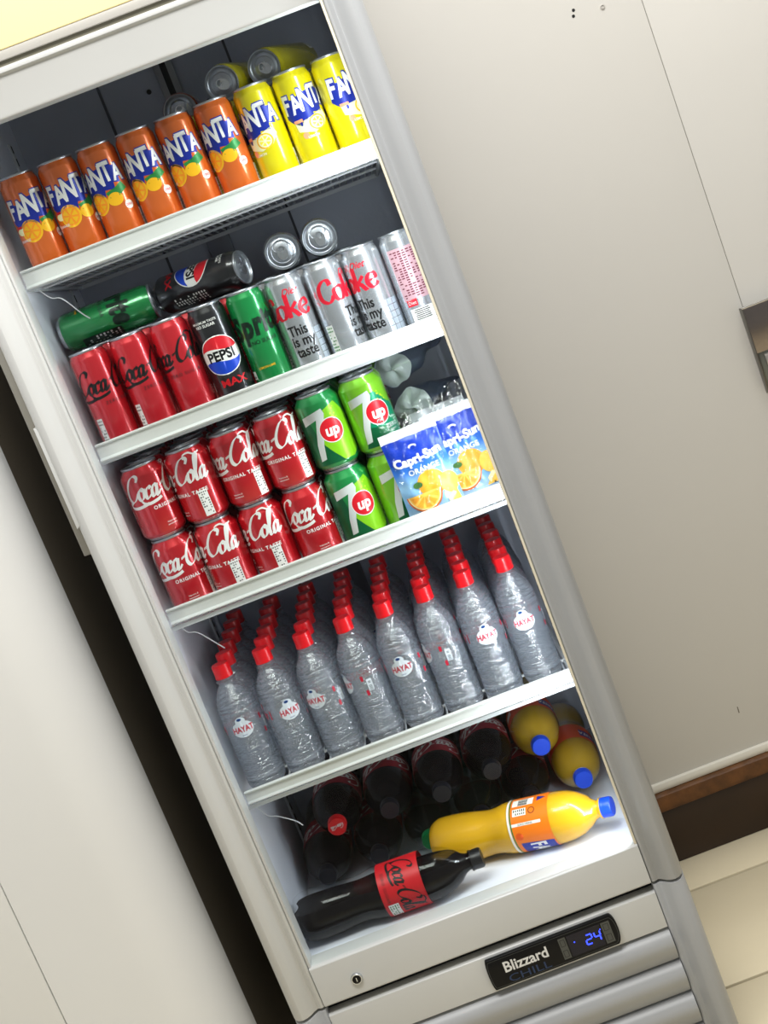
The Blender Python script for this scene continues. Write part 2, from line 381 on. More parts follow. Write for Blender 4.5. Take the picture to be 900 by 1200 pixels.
# shelves: (bottom of price rail, shelf surface)
SH = [(1.0297, 1.0375), (.7785, .7835), (.5285, .5285), (.2390, .2400)]
SLOPE = .045
RT_ = [1.0567, .8045, .5525, .2600]
for si, ((zb, zs), zt) in enumerate(zip(SH, RT_)):
    dz = SLOPE*.42 if si == 0 else 0.0
    sh = obj('shelf', MB().box(-.258, .258, .082, .09, zs-.009, zs-.003).box(-.258, .258, .505, .512, zs-.009-dz, zs-.003-dz).tube([(-.255, .09, zs-.006), (-.255, .505, zs-.006-dz)], .003, 6).tube([(.255, .09, zs-.006), (.255, .505, zs-.006-dz)], .003, 6).mesh('shelf', WIRE), FR)
    obj('price_rail', MB().prism([(.0795, zb), (.0755, zb+.002), (.0765, zb+.004), (.0785, zb+.0055), (.0785, zt-.004), (.0755, zt-.0025), (.0755, zt-.0005), (.0775, zt), (.0825, zt), (.0825, zb)], -.2525, .2515, 'x').mesh('price_rail', RAILM, bev=.0004), sh)
    g = MB()
    for k in range(46): g.tube([(-.2475+k*.011, .0845, zs-.0015), (-.2475+k*.011, .51, zs-.0015-dz)], .0015, 5)
    for yy in (.2, .35): zz = zs-.0045-dz*(yy-.0845)/.4255; g.tube([(-.256, yy, zz), (.256, yy, zz)], .0022, 6)
    wg = obj('wire_grid', g.mesh('wire_grid', WIRE, True), sh); wg['kind'] = 'stuff'
# door: two stiles with a rounded nose, rails, glass, gasket lines, lock, handle
SEC = [(.2530,.046),(.2530,.012),(.2545,.006),(.2575,.0045),(.2640,.0075),(.2690,.0030),(.2740,-.0040),(.2800,-.0090),(.2865,-.0110),(.2930,-.0085),(.2980,-.0020),(.3010,.0080),(.3020,.020),(.3020,.046)]
def sec(s, sh=0.0, dx=0.0): return [(s*(x+dx), y+sh) for x, y in SEC]
DOOR = obj('door', MB().prism([(.0075, 1.238), (.006, 1.241), (.005, 1.286), (.004, 1.2875), (-.001, 1.2895), (-.001, 1.2945), (.004, 1.297), (.046, 1.297), (.046, 1.238)], -.253, .253, 'x').mesh('door', WHITE, bev=.0005), FR)
for s in (-1, 1):
    st = obj('stile', MB().prism(sec(s), -.0635, 1.297, 'z').mesh('stile', GREY if s > 0 else WHITE, bev=.0004, ang=50), DOOR)
    obj('gasket_line', MB().box(min(s*.2495, s*.2531), max(s*.2495, s*.2531), .008, .0155 if s > 0 else .05, -.0005, 1.2385).mesh('gasket_line', GASKET if s > 0 else WHITE, bev=.0008), DOOR)
obj('bottom_rail', MB().prism([(.0065, .0), (.0045, -.002), (.0045, -.062), (.0065, -.0645), (.046, -.0645), (.046, .0)], -.253, .253, 'x').mesh('bottom_rail', WHITE, bev=.0005), DOOR)
obj('glass_pane', MB().box(-.2535, .2535, .0115, .0150, -.004, 1.242).mesh('glass_pane', GLASS), DOOR, None, 'clear glass pane of the door')
lk = obj('lock', MB().lathe([(0, 0), (.0088, 0), (.0088, .003), (.0078, .0045), (.0066, .0045), (.0066, .002), (0, .002)], 28).mesh('lock', SILVER, True), DOOR, (-.1941, .0045, -.0386), 'small chrome key lock'); lk.rotation_euler = (PI/2, 0, 0)
obj('lock_cylinder', MB().lathe([(0, .002), (.0062, .002), (.0062, .0042), (.0045, .0048), (0, .0048)], 24).mesh('lock_cylinder', BLACKP, True), lk)
obj('key_slot', MB().box(-.0007, .0007, -.003, .003, .0047, .0051).mesh('key_slot', SILVER), lk)
hd = obj('handle', MB().prism([(-.3020, .024), (-.3135, .0265), (-.3155, .030), (-.3145, .042), (-.302, .045)], .673, 1.05, 'z').mesh('handle', mat('shaded_handle_plastic', (150, 147, 138), .5), bev=.001), DOOR, None, 'pale vertical pull handle on the left edge')  # handle colour darkened to carry the shade on the set-back grip
obj('finger_scoop', MB().prism(spline([(-.3022, .715), (-.2990, .7175), (-.2975, .724), (-.2965, .79), (-.2975, .852), (-.2990, .858), (-.3022, .8605)], 4), -.0025, .012, 'y').mesh('finger_scoop', WHITE, bev=.0004), hd)
obj('led_strip', MB().box(.2518, .2528, .016, .026, .02, 1.22).mesh('led_strip', mat('led_glow', (250, 252, 255), .4, emit=(235, 243, 255), estr=3)), DOOR, None, 'glowing white LED strip inside the right door frame')
# header light box and top trim above the door
obj('top_trim', MB().box(-.30, .30, .006, .05, 1.3045, 1.3165).mesh('top_trim', mat('trim_grey', (186, 183, 176), .4), bev=.001), FR)
obj('header_panel', MB().box(-.298, .298, .004, .05, 1.3165, 1.60).mesh('header_panel', mat('cream_lightbox', (255, 236, 176), .45, emit=(255, 232, 170), estr=.12), bev=.002), FR, None, 'cream yellow lit header panel')
obj('top_gap', MB().box(-.297, .297, .012, .05, 1.297, 1.3045).mesh('top_gap', mat('gap_olive', (120, 116, 100), .7)), FR)
# lower body: fascia, controller, louvres, corner posts, plinth
obj('body_gap', MB().box(-.255, .255, .03, .06, -.345, -.055).mesh('body_gap', DARKGAP), FR)
for s in (-1, 1):
    obj('corner_post', MB().prism(sec(s, .001), -.358, -.0685, 'z').mesh('corner_post', GREY, bev=.0005, ang=50), FR)
FA = obj('fascia', MB().prism([(.007, -.0790), (.0055, -.0805), (.0055, -.1375), (.008, -.139), (.03, -.139), (.03, -.079)], -.253, .253, 'x').mesh('fascia', WHITE, bev=.0004), FR)
n = 12
for k in range(4):
    z1 = -.1415-k*.0547; h_ = .0525
    ps = [(.030, z1)] + [(.012-.016*math.sin(PI*(i/n)**.75), z1-h_*i/n) for i in range(n+1)] + [(.030, z1-h_)]
    obj('louvre', MB().prism(ps, -.253, .253, 'x').mesh('louvre', GREY, True, ang=50), FR)
obj('plinth', MB().box(-.29, .29, .04, .6, ZF+.02, -.345).mesh('plinth', DARKGAP), FR)
for x in (-.26, .26):
    for y in (.09, .55):
        obj('foot', MB().lathe([(0, 0), (.02, 0), (.02, .006), (.012, .01), (.012, .024), (0, .024)], 16).mesh('foot', BLACKP, True), FR, (x, y, ZF))
# controller: black bevelled frame, printed name, blue display
arc = [(.1725+.0125*math.cos(a), -.0245*math.sin(a)) for a in [PI/2*(i/5)-0 for i in range(-5, 6)]]
pts = [(-.0125, .0245)] + [(.1775+.0075*math.cos(a), .0245*math.sin(a)) for a in [PI/2-PI*i/10 for i in range(11)]] + [(-.0125, -.0245)] + [(-.0125-.0035*math.cos(a), .0245*math.sin(a)) for a in [-PI/2+PI*i/10 for i in range(1, 10)]]
CT = obj('controller', MB().prism(pts, -.0085, .0, 'y').mesh('controller', BLACKP, bev=.0015), FA, (0, .0055, -.1075), 'black controller with a blue number display')
P = Print(); WP = mat('print_white', (226, 226, 224), .45); CHILL = mat('faint_blue_print', (34, 56, 92), .4); GB = mat('button_grey', (78, 80, 76), .4); BK = mat('print_black', (14, 13, 13), .4)
RIM = mat('controller_rim', (70, 72, 70), .4)
inner = [(x*.975+.002, z*.86) for x, z in pts]
for a, b in zip(inner, inner[1:]+inner[:1]): P.strokes([[a, b]], 1, 1, 0, 0, RIM, 1, .0006, 0, 0)
P.text('Blizzard', .043, .006, .0235, WP, 2, .022, sx=.93)
P.text('CHILL', .043, -.0135, .0165, CHILL, 2, .0, sx=1.5)
P.rect(.1015, .0, .011, .034, GB, 1); P.rect(.1685, .0, .013, .034, GB, 1)
for z in (-.0085, .0085): P.rect(.1015, z, .007, .011, BK, 2); P.rect(.1685, z, .008, .011, BK, 2); P.rect(.1015, z, .0055, .0095, GB, 3); P.rect(.1685, z, .0065, .0095, GB, 3)
GLOW = mat('blue_digit_glow', (40, 60, 255), .4, emit=(46, 66, 255), estr=3.2); SCRN = mat('display_window', (8, 8, 30), .15)
P.rect(.1345, .0, .051, .034, SCRN, 1)
def seg7(p, cx, cy, w_, h, on, m):
    t = .0022; S = {'a': (0, h/2, w_, t), 'g': (0, 0, w_, t), 'd': (0, -h/2, w_, t), 'b': (w_/2, h/4, t, h/2), 'c': (w_/2, -h/4, t, h/2), 'e': (-w_/2, -h/4, t, h/2), 'f': (-w_/2, h/4, t, h/2)}
    for q in on: a, b, c, d = S[q]; p.rect(cx+a+b*.12, cy+b, c*.86, d*.86, m, 3)
seg7(P, .1395, 0, .0085, .015, 'abged', GLOW); seg7(P, .1525, 0, .0085, .015, 'fgbc', GLOW)
P.disc(.159, .0085, .0010, GLOW, 3, n=8); P.disc(.118, .004, .0011, GLOW, 3, n=8)
for nm, me_ in P.parts(flat_front, None, near=.02): obj(nm, me_, CT, (0, -.0087, 0))

# ------------------------------------------------------------------ the neighbouring white unit on the left
NB = thing('white_cabinet_unit', 'glossy white rounded cabinet standing left of the fridge, cut by the frame', 'cabinet', (0, 0, 0))
GLW = mat('gloss_white_panel', (244, 244, 241), .38, noise=.02, nscale=2)
rc = .10; xr = -.396; yf = .072
sec_r = [(-.6265, yf), (-.6245, yf), (xr-rc-.004, yf)] + [(xr-rc+rc*math.sin(a), yf+rc-rc*math.cos(a)) for a in [PI/2*i/20 for i in range(21)]] + [(xr, yf+rc+.004), (xr-.01, yf+rc+.005), (-.6265, yf+rc+.005)]
obj('corner_panel', MB().prism(sec_r, ZF+.03, 1.45, 'z').mesh('corner_panel', GLW, True, ang=35), NB)
obj('front_panel', MB().box(-1.2, -.6285, yf, .18, ZF+.03, 1.45).mesh('front_panel', GLW, bev=.001), NB)
obj('gap_shade_body', MB().box(-1.19, xr-.006, yf+rc+.006, .64, ZF+.002, 1.44).mesh('gap_shade_body', mat('gap_shade_brown', (84, 76, 62), .7), bev=.002), NB, None, 'body behind the white front, coloured dark as gap shade')  # unit body in dark brown: the shade of the gap is painted in

# ------------------------------------------------------------------ steel dispenser on the wall at the right
DP = thing('towel_dispenser', 'stainless steel dispenser on the wall at the right edge, mostly out of frame', 'dispenser', (.7790, YW, .4905))
obj('body', MB().prism([(-.018, .083), (-.020, .078), (-.020, -.03), (-.014, -.068), (-.006, -.075), (0, -.075), (0, .083)], .003, .276, 'x').mesh('body', mat('grey_steel', (120, 122, 116), .35, .7), bev=.002), DP)
obj('front_plate', MB().prism([(-.025, .084), (-.0255, .081), (-.0255, -.0), (-.0205, -.0), (-.0205, .084)], .001, .281, 'x').mesh('front_plate', STEEL, bev=.001), DP)
obj('side_flange', MB().prism([(-.0250, .0835), (-.0250, -.03), (-.018, -.071), (0, -.078), (0, .0835)], .0, .0025, 'x').mesh('side_flange', mat('dark_steel', (112, 108, 102), .3, 1.0), bev=.0006), DP)
obj('slot_lip', MB().box(.012, .26, -.0275, -.02, -.026, -.006).mesh('slot_lip', mat('pale_steel', (190, 184, 176), .3, .8), bev=.002), DP)
obj('top_edge', MB().box(.0, .281, -.026, -.018, .083, .0865).mesh('top_edge', mat('bright_steel', (225, 222, 216), .2, .9), bev=.001), DP)

# ------------------------------------------------------------------ cans
ORD = ['first', 'second', 'third', 'fourth', 'fifth', 'sixth', 'seventh', 'eighth', 'ninth', 'tenth', 'eleventh', 'twelfth']
def paint(name, c, metal=.35, rough=.27): m = mat(name, c, rough, metal, coat=1.0); m.node_tree.nodes['Principled BSDF'].inputs['Coat Roughness'].default_value = .17; m.node_tree.nodes['Principled BSDF'].inputs['Coat IOR'].default_value = 1.6; return m
def can_shape(R, H, neck, rim):
    body = [(R-.004, .0055), (R-.0012, .0085), (R, .0115), (R, H-neck), (R-.0006, H-neck+.003), (rim-.0004, H-.0045), (rim-.0006, H-.003)]
    basep = [(0, .006), (R*.62, .0045), (R*.70, .0012), (R*.74, .0), (R*.78, .0008), (R-.004, .0055)]
    lid = [(rim-.0006, H-.0032), (rim, H-.0026), (rim+.0003, H-.0012), (rim-.0002, H), (rim-.0012, H-.0002), (rim-.0024, H-.0042), (rim-.0042, H-.0048), (rim-.0056, H-.0034), (0, H-.0034)]
    return body, basep, lid
def tab_mesh():
    b = MB(); o = [(.0078*math.cos(a)*1.0, .0105*math.sin(a)+.0015) for a in [2*PI*i/20 for i in range(20)]]
    i_ = [(.0042*math.cos(a), .0035*math.sin(a)-.004) for a in [2*PI*i/20 for i in range(20)]]
    vs = [(x, y, .0006) for x, y in o] + [(x, y, .0006) for x, y in i_] + [(x, y, .0022) for x, y in o] + [(x, y, .0022) for x, y in i_]
    n = 20; fs = []
    for k in range(n):
        j = (k+1) % n
        fs += [(k, j, n+j, n+k), (2*n+k, 3*n+k, 3*n+j, 2*n+j), (k, 2*n+k, 2*n+j, j), (n+k, n+j, 3*n+j, 3*n+k)]
    b.add(vs, fs)
    b.lathe([(0, .0), (.0024, .0), (.0024, .0026), (0, .0029)], 12)
    return b.mesh('pull_tab', SILVER, False)
def lid_mesh(prof):
    b = MB(); b.lathe(prof, 40)
    z = prof[-1][1]; R = prof[-1][0] or prof[-2][0]
    # pressed mouth outline on the lid
    pts = [(.0115*math.cos(a), .0088*math.sin(a)-.0085, z+.0003) for a in [2*PI*i/24 for i in range(25)]]
    b.tube(pts, .0005, 5)
    pts = [((R-.0035)*math.cos(a), (R-.0035)*math.sin(a), z+.0002) for a in [2*PI*i/36 for i in range(37)]]
    b.tube(pts, .0006, 5)
    return b.mesh('lid', mat('lid_aluminium', (176, 180, 186), .34, .9), True, ang=60)
TAB = tab_mesh()
SL = (.0277, .1445, .013, .0250); ST = (.0328, .1115, .0165, .0262); S7 = (.0328, .1150, .0165, .0262)
SHAPES = {}
for nm, q in (('sleek', SL), ('std', ST), ('seven', S7)):
    bo, ba, li = can_shape(*q); SHAPES[nm] = (q, MB().lathe(bo, 48), MB().lathe(ba, 32).mesh('base', SILVER, True), lid_mesh(li))
KIND = {}
def kind(name, shape, body, prn=None):
    q, mb, ba, li = SHAPES[shape]
    me = mb.mesh('body', body, True, ang=60)
    KIND[name] = (q, me, ba, li, prn.parts(around(q[0])) if prn else None)
def can(k, label, loc, rz=0.0, group=None, cat='can'):
    q, me, ba, li, pr = KIND[k]
    t = thing('drink_can', label, cat, loc, 0, group)
    obj('body', me, t); obj('base', ba, t)
    l = obj('lid', li, t); tb = obj('pull_tab', TAB, l, (0, 0, q[1]-.0032)); tb.rotation_euler = (0, 0, rz*.3)
    for nm, me_ in pr or (): o = obj(nm, me_, t); o.rotation_euler = (0, 0, rz)
    return t
INK = mat('print_ink', (16, 15, 15), .4); PW = mat('can_white', (232, 232, 228), .35, .1); BLUE = mat('deep_blue_print', (24, 44, 150), .35, .2)
GRN = mat('leaf_green_print', (40, 130, 60), .35, .2); YEL = mat('fruit_yellow_print', (246, 186, 30), .35, .2); ORL = mat('fruit_orange_print', (250, 150, 36), .35, .2); REDP = mat('red_print', (200, 22, 34), .35, .2); PALE = mat('pale_lemon_print', (238, 238, 190), .35, .1)

def fruit_can(lemon):
    p = Print(); z = .103; H = .1445
    bx = [(-.036, z-.021), (-.034, z+.004), (-.018, z+.002), (.0, z+.008), (.016, z+.010), (.034, z+.006), (.038, z-.010), (.030, z-.009), (.030, z-.017), (.020, z-.015), (.019, z-.024), (.005, z-.022), (.003, z-.031), (-.012, z-.029), (-.016, z-.036), (-.026, z-.030)]
    p.poly(bx, BLUE, 1)
    if not lemon:
        p.poly([(.004, z-.026), (.019, z-.022), (.03, z-.016), (.036, z-.026), (.022, z-.034), (.008, z-.034)], GRN, 1)
        p.disc(-.012, z-.037, .0155, YEL, 1); p.disc(-.012, z-.037, .0128, ORL, 2)
        for k in range(6):
            a = k*PI/3+.3; p.poly([(-.012+.002*math.cos(a), z-.037+.002*math.sin(a)), (-.012+.011*math.cos(a-.38), z-.037+.011*math.sin(a-.38)), (-.012+.011*math.cos(a+.38), z-.037+.011*math.sin(a+.38))], YEL, 3)
        p.disc(.014, z-.037, .011, YEL, 1, .009); p.disc(-.027, z-.034, .009, PALE, 1, .005)
        p.disc(.030, z-.049, .0062, PW, 2); p.text('ZERO', .030, z-.049, .0042, REDP, 3, .02)
        p.text('ORANGE', -.028, z-.047, .0050, PW, 2, .01); p.rect(-.030, z-.028, .012, .0035, REDP, 2)
    else:
        p.poly([(-.026, z-.030), (-.004, z-.028), (.020, z-.020), (.026, z-.03), (.016, z-.043), (-.002, z-.048), (-.024, z-.042)], PALE, 1)
        p.disc(.006, z-.036, .0125, YEL, 2, .0105); p.disc(.006, z-.036, .0100, PALE, 3, .0085)
        for k in range(6):
            a = k*PI/3+.2; p.poly([(.006+.0015*math.cos(a), z-.036+.0015*math.sin(a)), (.006+.0085*math.cos(a-.38), z-.036+.007*math.sin(a-.38)), (.006+.0085*math.cos(a+.38), z-.036+.007*math.sin(a+.38))], mat('lemon_flesh', (244, 226, 60), .4), 4)
        p.rect(-.020, z-.028, .013, .004, mat('salmon_print', (240, 150, 110), .4), 2); p.disc(-.016, z-.049, .0045, mat('salmon_print', (240, 150, 110), .4), 2); p.text('LEMON', -.006, z-.052, .0048, PW, 3, .01)
    for i, (ch, h, dy) in enumerate(zip('FANTA', (.028, .027, .031, .029, .025), (-.003, -.005, -.001, .002, -.002))):
        x = -.0300+i*.0150
        for off, m, ly, dx in ((.075, BLUE, 2, .0006), (.032, PW, 3, 0)):
            p.text(ch, x+dx, z+dy, h*1.27, m, ly, off, sx=.66, rot=(-.06, .05, -.04, .04, -.05)[i])
    p.table(.052, .030, .012, .034, 7, 3, PW, INK, 1); p.table(-.052, .018, .014, .010, 2, 5, PW, INK, 1)
    return p
kind('orange', 'sleek', paint('orange_can_paint', (226, 108, 36)), fruit_can(False))
kind('lemon', 'sleek', paint('lemon_can_paint', (236, 222, 8)), fruit_can(True))

p = Print(); script(p, 0, .083, .0300, INK, 1, .16, 1.12); p.text('ZERO SUGAR', .008, .066, .0066, INK, 1, .01, space=1.3)
p.table(-.0375, .028, .011, .040, 8, 3, PW, INK, 1); p.table(.06, .07, .03, .05, 10, 5, mat('dark_red_panel', (150, 18, 26), .4), INK, 1)
kind('zero', 'sleek', paint('bright_red_can_paint', (198, 24, 38)), p)

p = Print(); cx, cz, r = 0, .0715, .0285
PRED = mat('globe_red', (212, 32, 44), .35, .1); PBLU = mat('globe_blue', (22, 66, 190), .35, .1)
p.disc(cx, cz, r*1.1, PW, 1, r)
top = [(cx+r*1.04*math.cos(a), cz+r*.95*math.sin(a)) for a in [math.radians(18)+math.radians(146)*i/20 for i in range(21)]]
top += [(cx-r*1.0+2*r*i/10*1.0, cz+.0085+.0025*math.sin(i*.6)) for i in range(1, 10)]
p.poly(top, PRED, 2)
bot = [(cx+r*1.04*math.cos(a), cz+r*.95*math.sin(a)) for a in [math.radians(198)+math.radians(146)*i/20 for i in range(21)]]
bot += [(cx+r*1.0-2*r*i/10, cz-.0085-.0025*math.sin(i*.6)) for i in range(1, 10)]
p.poly(bot, PBLU, 2)
p.text('PEPSI', 0, cz, .0185, INK, 3, .035, sx=1.0, sy=1.05); p.text('MAX', .004, .032, .0145, REDP, 1, .03, sx=1.25)
p.text('MAXIMUM TASTE', -.006, .1225, .0048, PW, 1, .01); p.text('NO SUGAR', -.006, .117, .0058, PW, 1, .02)
p.table(-.045, .03, .020, .013, 3, 5, PW, INK, 1); p.table(.05, .06, .022, .06, 12, 4, INK, PW, 1)
kind('dark', 'sleek', paint('black_can_paint', (24, 25, 28), .3, .3), p)

p = Print(); DGREEN = mat('dark_green_print', (6, 34, 20), .35)
for i, ch in enumerate('Sprite'):
    p.text(ch, (-.034, -.0155, .0005, .0115, .0205, .0345)[i], .094+i*.0012, .045, DGREEN, 1, .05, sx=.72, shear=.12)
p.text('NO SUGAR', .004, .070, .0080, DGREEN, 1, .02); p.text('LEMON-LIME', -.008, .034, .0045, YEL, 1, .01)
p.table(-.045, .026, .028, .012, 2, 5, PW, INK, 1); p.table(.055, .06, .02, .06, 10, 4, DGREEN, PW, 1)
kind('green', 'sleek', paint('green_can_paint', (6, 138, 66), .35, .26), p)

p = Print(); DR = mat('big_red_print', (204, 26, 48), .35, .1)
COKE = [[[(.62,.76),(.56,.98),(.36,1.02),(.1,.8),(.03,.5),(.1,.18),(.36,.0),(.56,.1),(.66,.26)]],
        [[(.30,.62),(.08,.52),(.04,.26),(.16,.02),(.36,.02),(.5,.24),(.48,.5),(.30,.62)]],
        [[(.08,1.04),(.08,.5),(.08,.0)], [(.5,.62),(.3,.44),(.12,.33)], [(.2,.36),(.36,.2),(.5,.0),(.6,.02)], [(0,.02),(.16,.02)], [(.0,1.0),(.1,1.06)]],
        [[(.05,.3),(.26,.34),(.46,.4),(.42,.58),(.28,.64),(.1,.52),(.04,.28),(.16,.04),(.34,.0),(.52,.18)]]]
x = -.0385
for g, w_ in zip(COKE, (.70, .56, .60, .56)):
    p.strokes(g, .031, .031, x, .085, DR, 1, .215, .7, .1, .05); x += w_*.031
for i, t in enumerate(('This', 'is my', 'taste')):
    p.text(t, (.005, .0085, .0085)[i], .066-i*.0155, .0175, INK, 1, .022, sy=1.15, sx=.95)
p.text('Diet', .012, .121, .0135, DR, 1, .012, shear=.5)
SILP = mat('silver_tile_print', (190, 200, 212), .3, .5)
for i in range(5):
    for j in range(3): p.rect(.033+j*.0085, .02+i*.0095, .0075, .0085, SILP, 1)
p.table(-.042, .035, .012, .04, 8, 3, PW, GRN, 1)
NUT = mat('pink_panel_print', (196, 158, 166), .4, .2)
p.table(.085, .085, .042, .075, 20, 6, NUT, mat('dark_red_text', (96, 22, 44), .4), 1); p.rect(.075, .044, .016, .010, DR, 1); p.text('Diet', .075, .044, .007, PW, 2)
p.table(.085, .022, .034, .026, 9, 1, PW, INK, 1)
kind('silver', 'sleek', paint('silver_can_paint', (200, 203, 208), .8, .25), p)

REDC = paint('red_can_paint', (196, 12, 28), .35, .26)
p = Print(); script(p, 0, .0635, .0325, PW, 1, .15, 1.12); p.text('ORIGINAL TASTE', .012, .0475, .0072, PW, 1, .03, space=1.25)
p.table(.036, .0285, .0140, .038, 10, 4, PW, INK, 1); p.text('Vitamins &', -.004, .022, .0034, PW, 1); p.text('sweeteners', -.004, .018, .0034, PW, 1)
p.table(-.075, .05, .03, .05, 12, 4, mat('can_panel_red', (150, 12, 24), .4), PW, 1)
kind('red', 'std', REDC, p)

def seven(zero):
    p = Print(); DG = mat('deep_green_print', (6, 92, 52), .33, .25); TEAL = mat('teal_green_print', (4, 130, 84), .33, .25); SILW = mat('seven_grey', (214, 220, 218), .35, .2)
    H = .115
    if not zero:
        LM = mat('lime_print', (132, 200, 28), .33, .2)
        p.poly([(.004, .088), (.026, .096), (.046, .070), (.046, .018), (.030, .0115), (.012, .0115), (-.010, .040)], LM, 1)
        p.poly([(-.055, .070), (-.022, .088), (-.012, .045), (.002, .024), (.012, .0115), (-.055, .0115)], DG, 2)
        p.poly([(.030, .0115), (.046, .0115), (.046, .022)], DG, 2)
    else:
        p.poly([(-.004, .085), (.012, .088), (.030, .068), (.050, .06), (.050, .0115), (-.026, .0115), (-.018, .030)], mat('zero_green_print', (0, 132, 90), .33, .25), 1)
        p.poly([(-.026, .0115), (.0, .0115), (.024, .034), (-.012, .040)], DG, 2)
    p.poly([(-.030, .085), (.004, .092), (.006, .084), (-.010, .040), (-.014, .020), (-.024, .018), (-.020, .042), (-.008, .078), (-.030, .072)], SILW, 3)
    p.disc(.0085, .058, .0185, PW, 4); p.disc(.0085, .058, .0172, mat('dot_red', (214, 26, 40), .33, .15), 5)
    p.text('up', .0085, .0585, .0225, PW, 6, .035, shear=.12, sx=.95)
    if zero: p.text('ZERO', .024, .034, .0085, PW, 4, .015, space=1.1); p.text('SUGAR', .024, .027, .004, PW, 4)
    for i in range(10):
        p.disc(.014+.012*random.random(), .072+.018*random.random(), .0009, mat('lime_dots', (216, 226, 40), .4), 4, n=8)
    p.table(-.06, .05, .02, .05, 10, 4, DG, PW, 2)
    return p
LIME = paint('lime_can_paint', (122, 194, 26), .3, .28)
kind('seven', 'seven', paint('emerald_can_paint', (14, 140, 66), .3, .28), seven(False)); kind('sevenzero', 'seven', LIME, seven(True))

# top shelf -----------------------------------------------------------
zs = SH[0][1]; R0 = .0281
X1 = [-.2215, -.1645, -.1075, -.0503, .0068, .0638, .1225, .1797, .2372]
SHIFT = [.008, .008, -.009, -.010, -.010, -.013, -.012, .009, .019]
for i, x in enumerate(X1):
    if i < 6: can('orange', f'orange slim can with white lettering, {ORD[i]} from the left on the top shelf', (x, .158, zs), SHIFT[i]/R0, 'orange cans in front of the top shelf')
    else: can('lemon', f'yellow slim can on the top shelf, {("beside the last orange can", "between two other yellow cans", "cut by the right frame")[i-6]}', (x, .158, zs), SHIFT[i]/R0, 'yellow cans in front of the top shelf')
n = 0
for j, y in enumerate((.2165, .275, .334)):
    for x in ((.02, .078, .136, .194) if j < 2 else (.078, .136, .194)):
        can('lemon', f'yellow can hidden behind the top shelf front, {ORD[j+1]} row, {ORD[n]} from the left', (x, y, zs+.0015-.0445*(y-.0845)), .4, 'yellow cans hidden behind the top shelf front'); n += 1
    n = 0
def lying(k, label, lidpos, yaw, group=None, roll=0.0, H=.1445):
    """A can on its side; its lid centre at LIDPOS, its base away from the viewer, turned by YAW."""
    t = can(k, label, (0, 0, 0), 0, group)
    d = Vector((-math.sin(yaw), -math.cos(yaw), 0)); o = Vector(lidpos)-d*H
    s = Vector((0, 0, 1)).cross(d); lay(t, o, d, Vector((0, 0, 1))*math.cos(roll)+s*math.sin(roll)); return t
zt = zs+.1445+.0284-.008
lying('lemon', 'yellow can lying with silver lid out above the top shelf cans, left one', (.0868, .212, zt), .30, 'cans lying on the top shelf cans', -1.0)
lying('lemon', 'yellow can lying with silver lid out above the top shelf cans, right one', (.1500, .212, zt), .42, 'cans lying on the top shelf cans', -1.0)
lying('orange', 'can lying at the back of the top shelf, only its dim lid showing', (.0100, .337, zt-.004), .03, 'cans lying on the top shelf cans', 0)

# second shelf ---------------------------------------------------------
zs = SH[1][1]
X2 = [-.2265, -.1668, -.1072, -.0495, .0085, .0662, .1240, .1818, .2392]
K2 = ['zero', 'zero', 'zero', 'dark', 'green', 'silver', 'silver', 'silver', 'silver']
S2 = [.019, .016, -.006, 0, .004, -.008, .022, -.024, .088]
L2 = ['slim red can with black script, first from the left on the second shelf', 'slim red can with black script, second from the left on the second shelf', 'slim red can with black script beside the black can with a globe',
      'slim black can with a red, white and blue globe standing on the second shelf', 'slim green can with dark lettering standing on the second shelf', 'slim silver can with red word ending, right beside the green can',
      'slim silver can with a large red C, second of the silver cans', 'slim silver can with small red word on top, third of the silver cans', 'slim silver can turned to its pink panel of small print, at the right frame']
for x, k, s, l in zip(X2, K2, S2, L2):
    can(k, l, (x, .158, zs), s/R0, {'zero': 'slim red cans', 'silver': 'slim silver cans'}.get(k))
for j, y in enumerate((.2165, .275, .334)):
    for i, x in enumerate((-.215, -.150, -.085, -.020, .045, .105, .165) if j < 2 else (.075, .135)):
        can('zero' if x < .03 else 'silver', f'slim can behind the second shelf front, {ORD[j+1]} row, {ORD[i]} from the left', (x, y, zs), .3*i, 'slim cans hidden behind the second shelf front')
zt = zs+.1445+.0284
t = can('green', 'green can lying on its side on the second shelf, at the left wall', (0, 0, 0))
lay(t, (-.262, .226, zt), (1, -.03, 0), (0, -.50, .87))
t = can('dark', 'black can with a globe lying on its side on the second shelf', (0, 0, 0))
lay(t, (-.1115, .256, zt), (.915, -.40, 0), (-.2, -.40, .92))
lying('silver', 'can lying lid out on the second shelf, between black lying can and other lid', (.0800, .206, zt), -.02, 'cans lying lid out on the second shelf', 0)
lying('silver', 'can lying with its round silver lid facing out, rightmost lid on the second shelf', (.1375, .203, zt), -.02, 'cans lying lid out on the second shelf', 0)

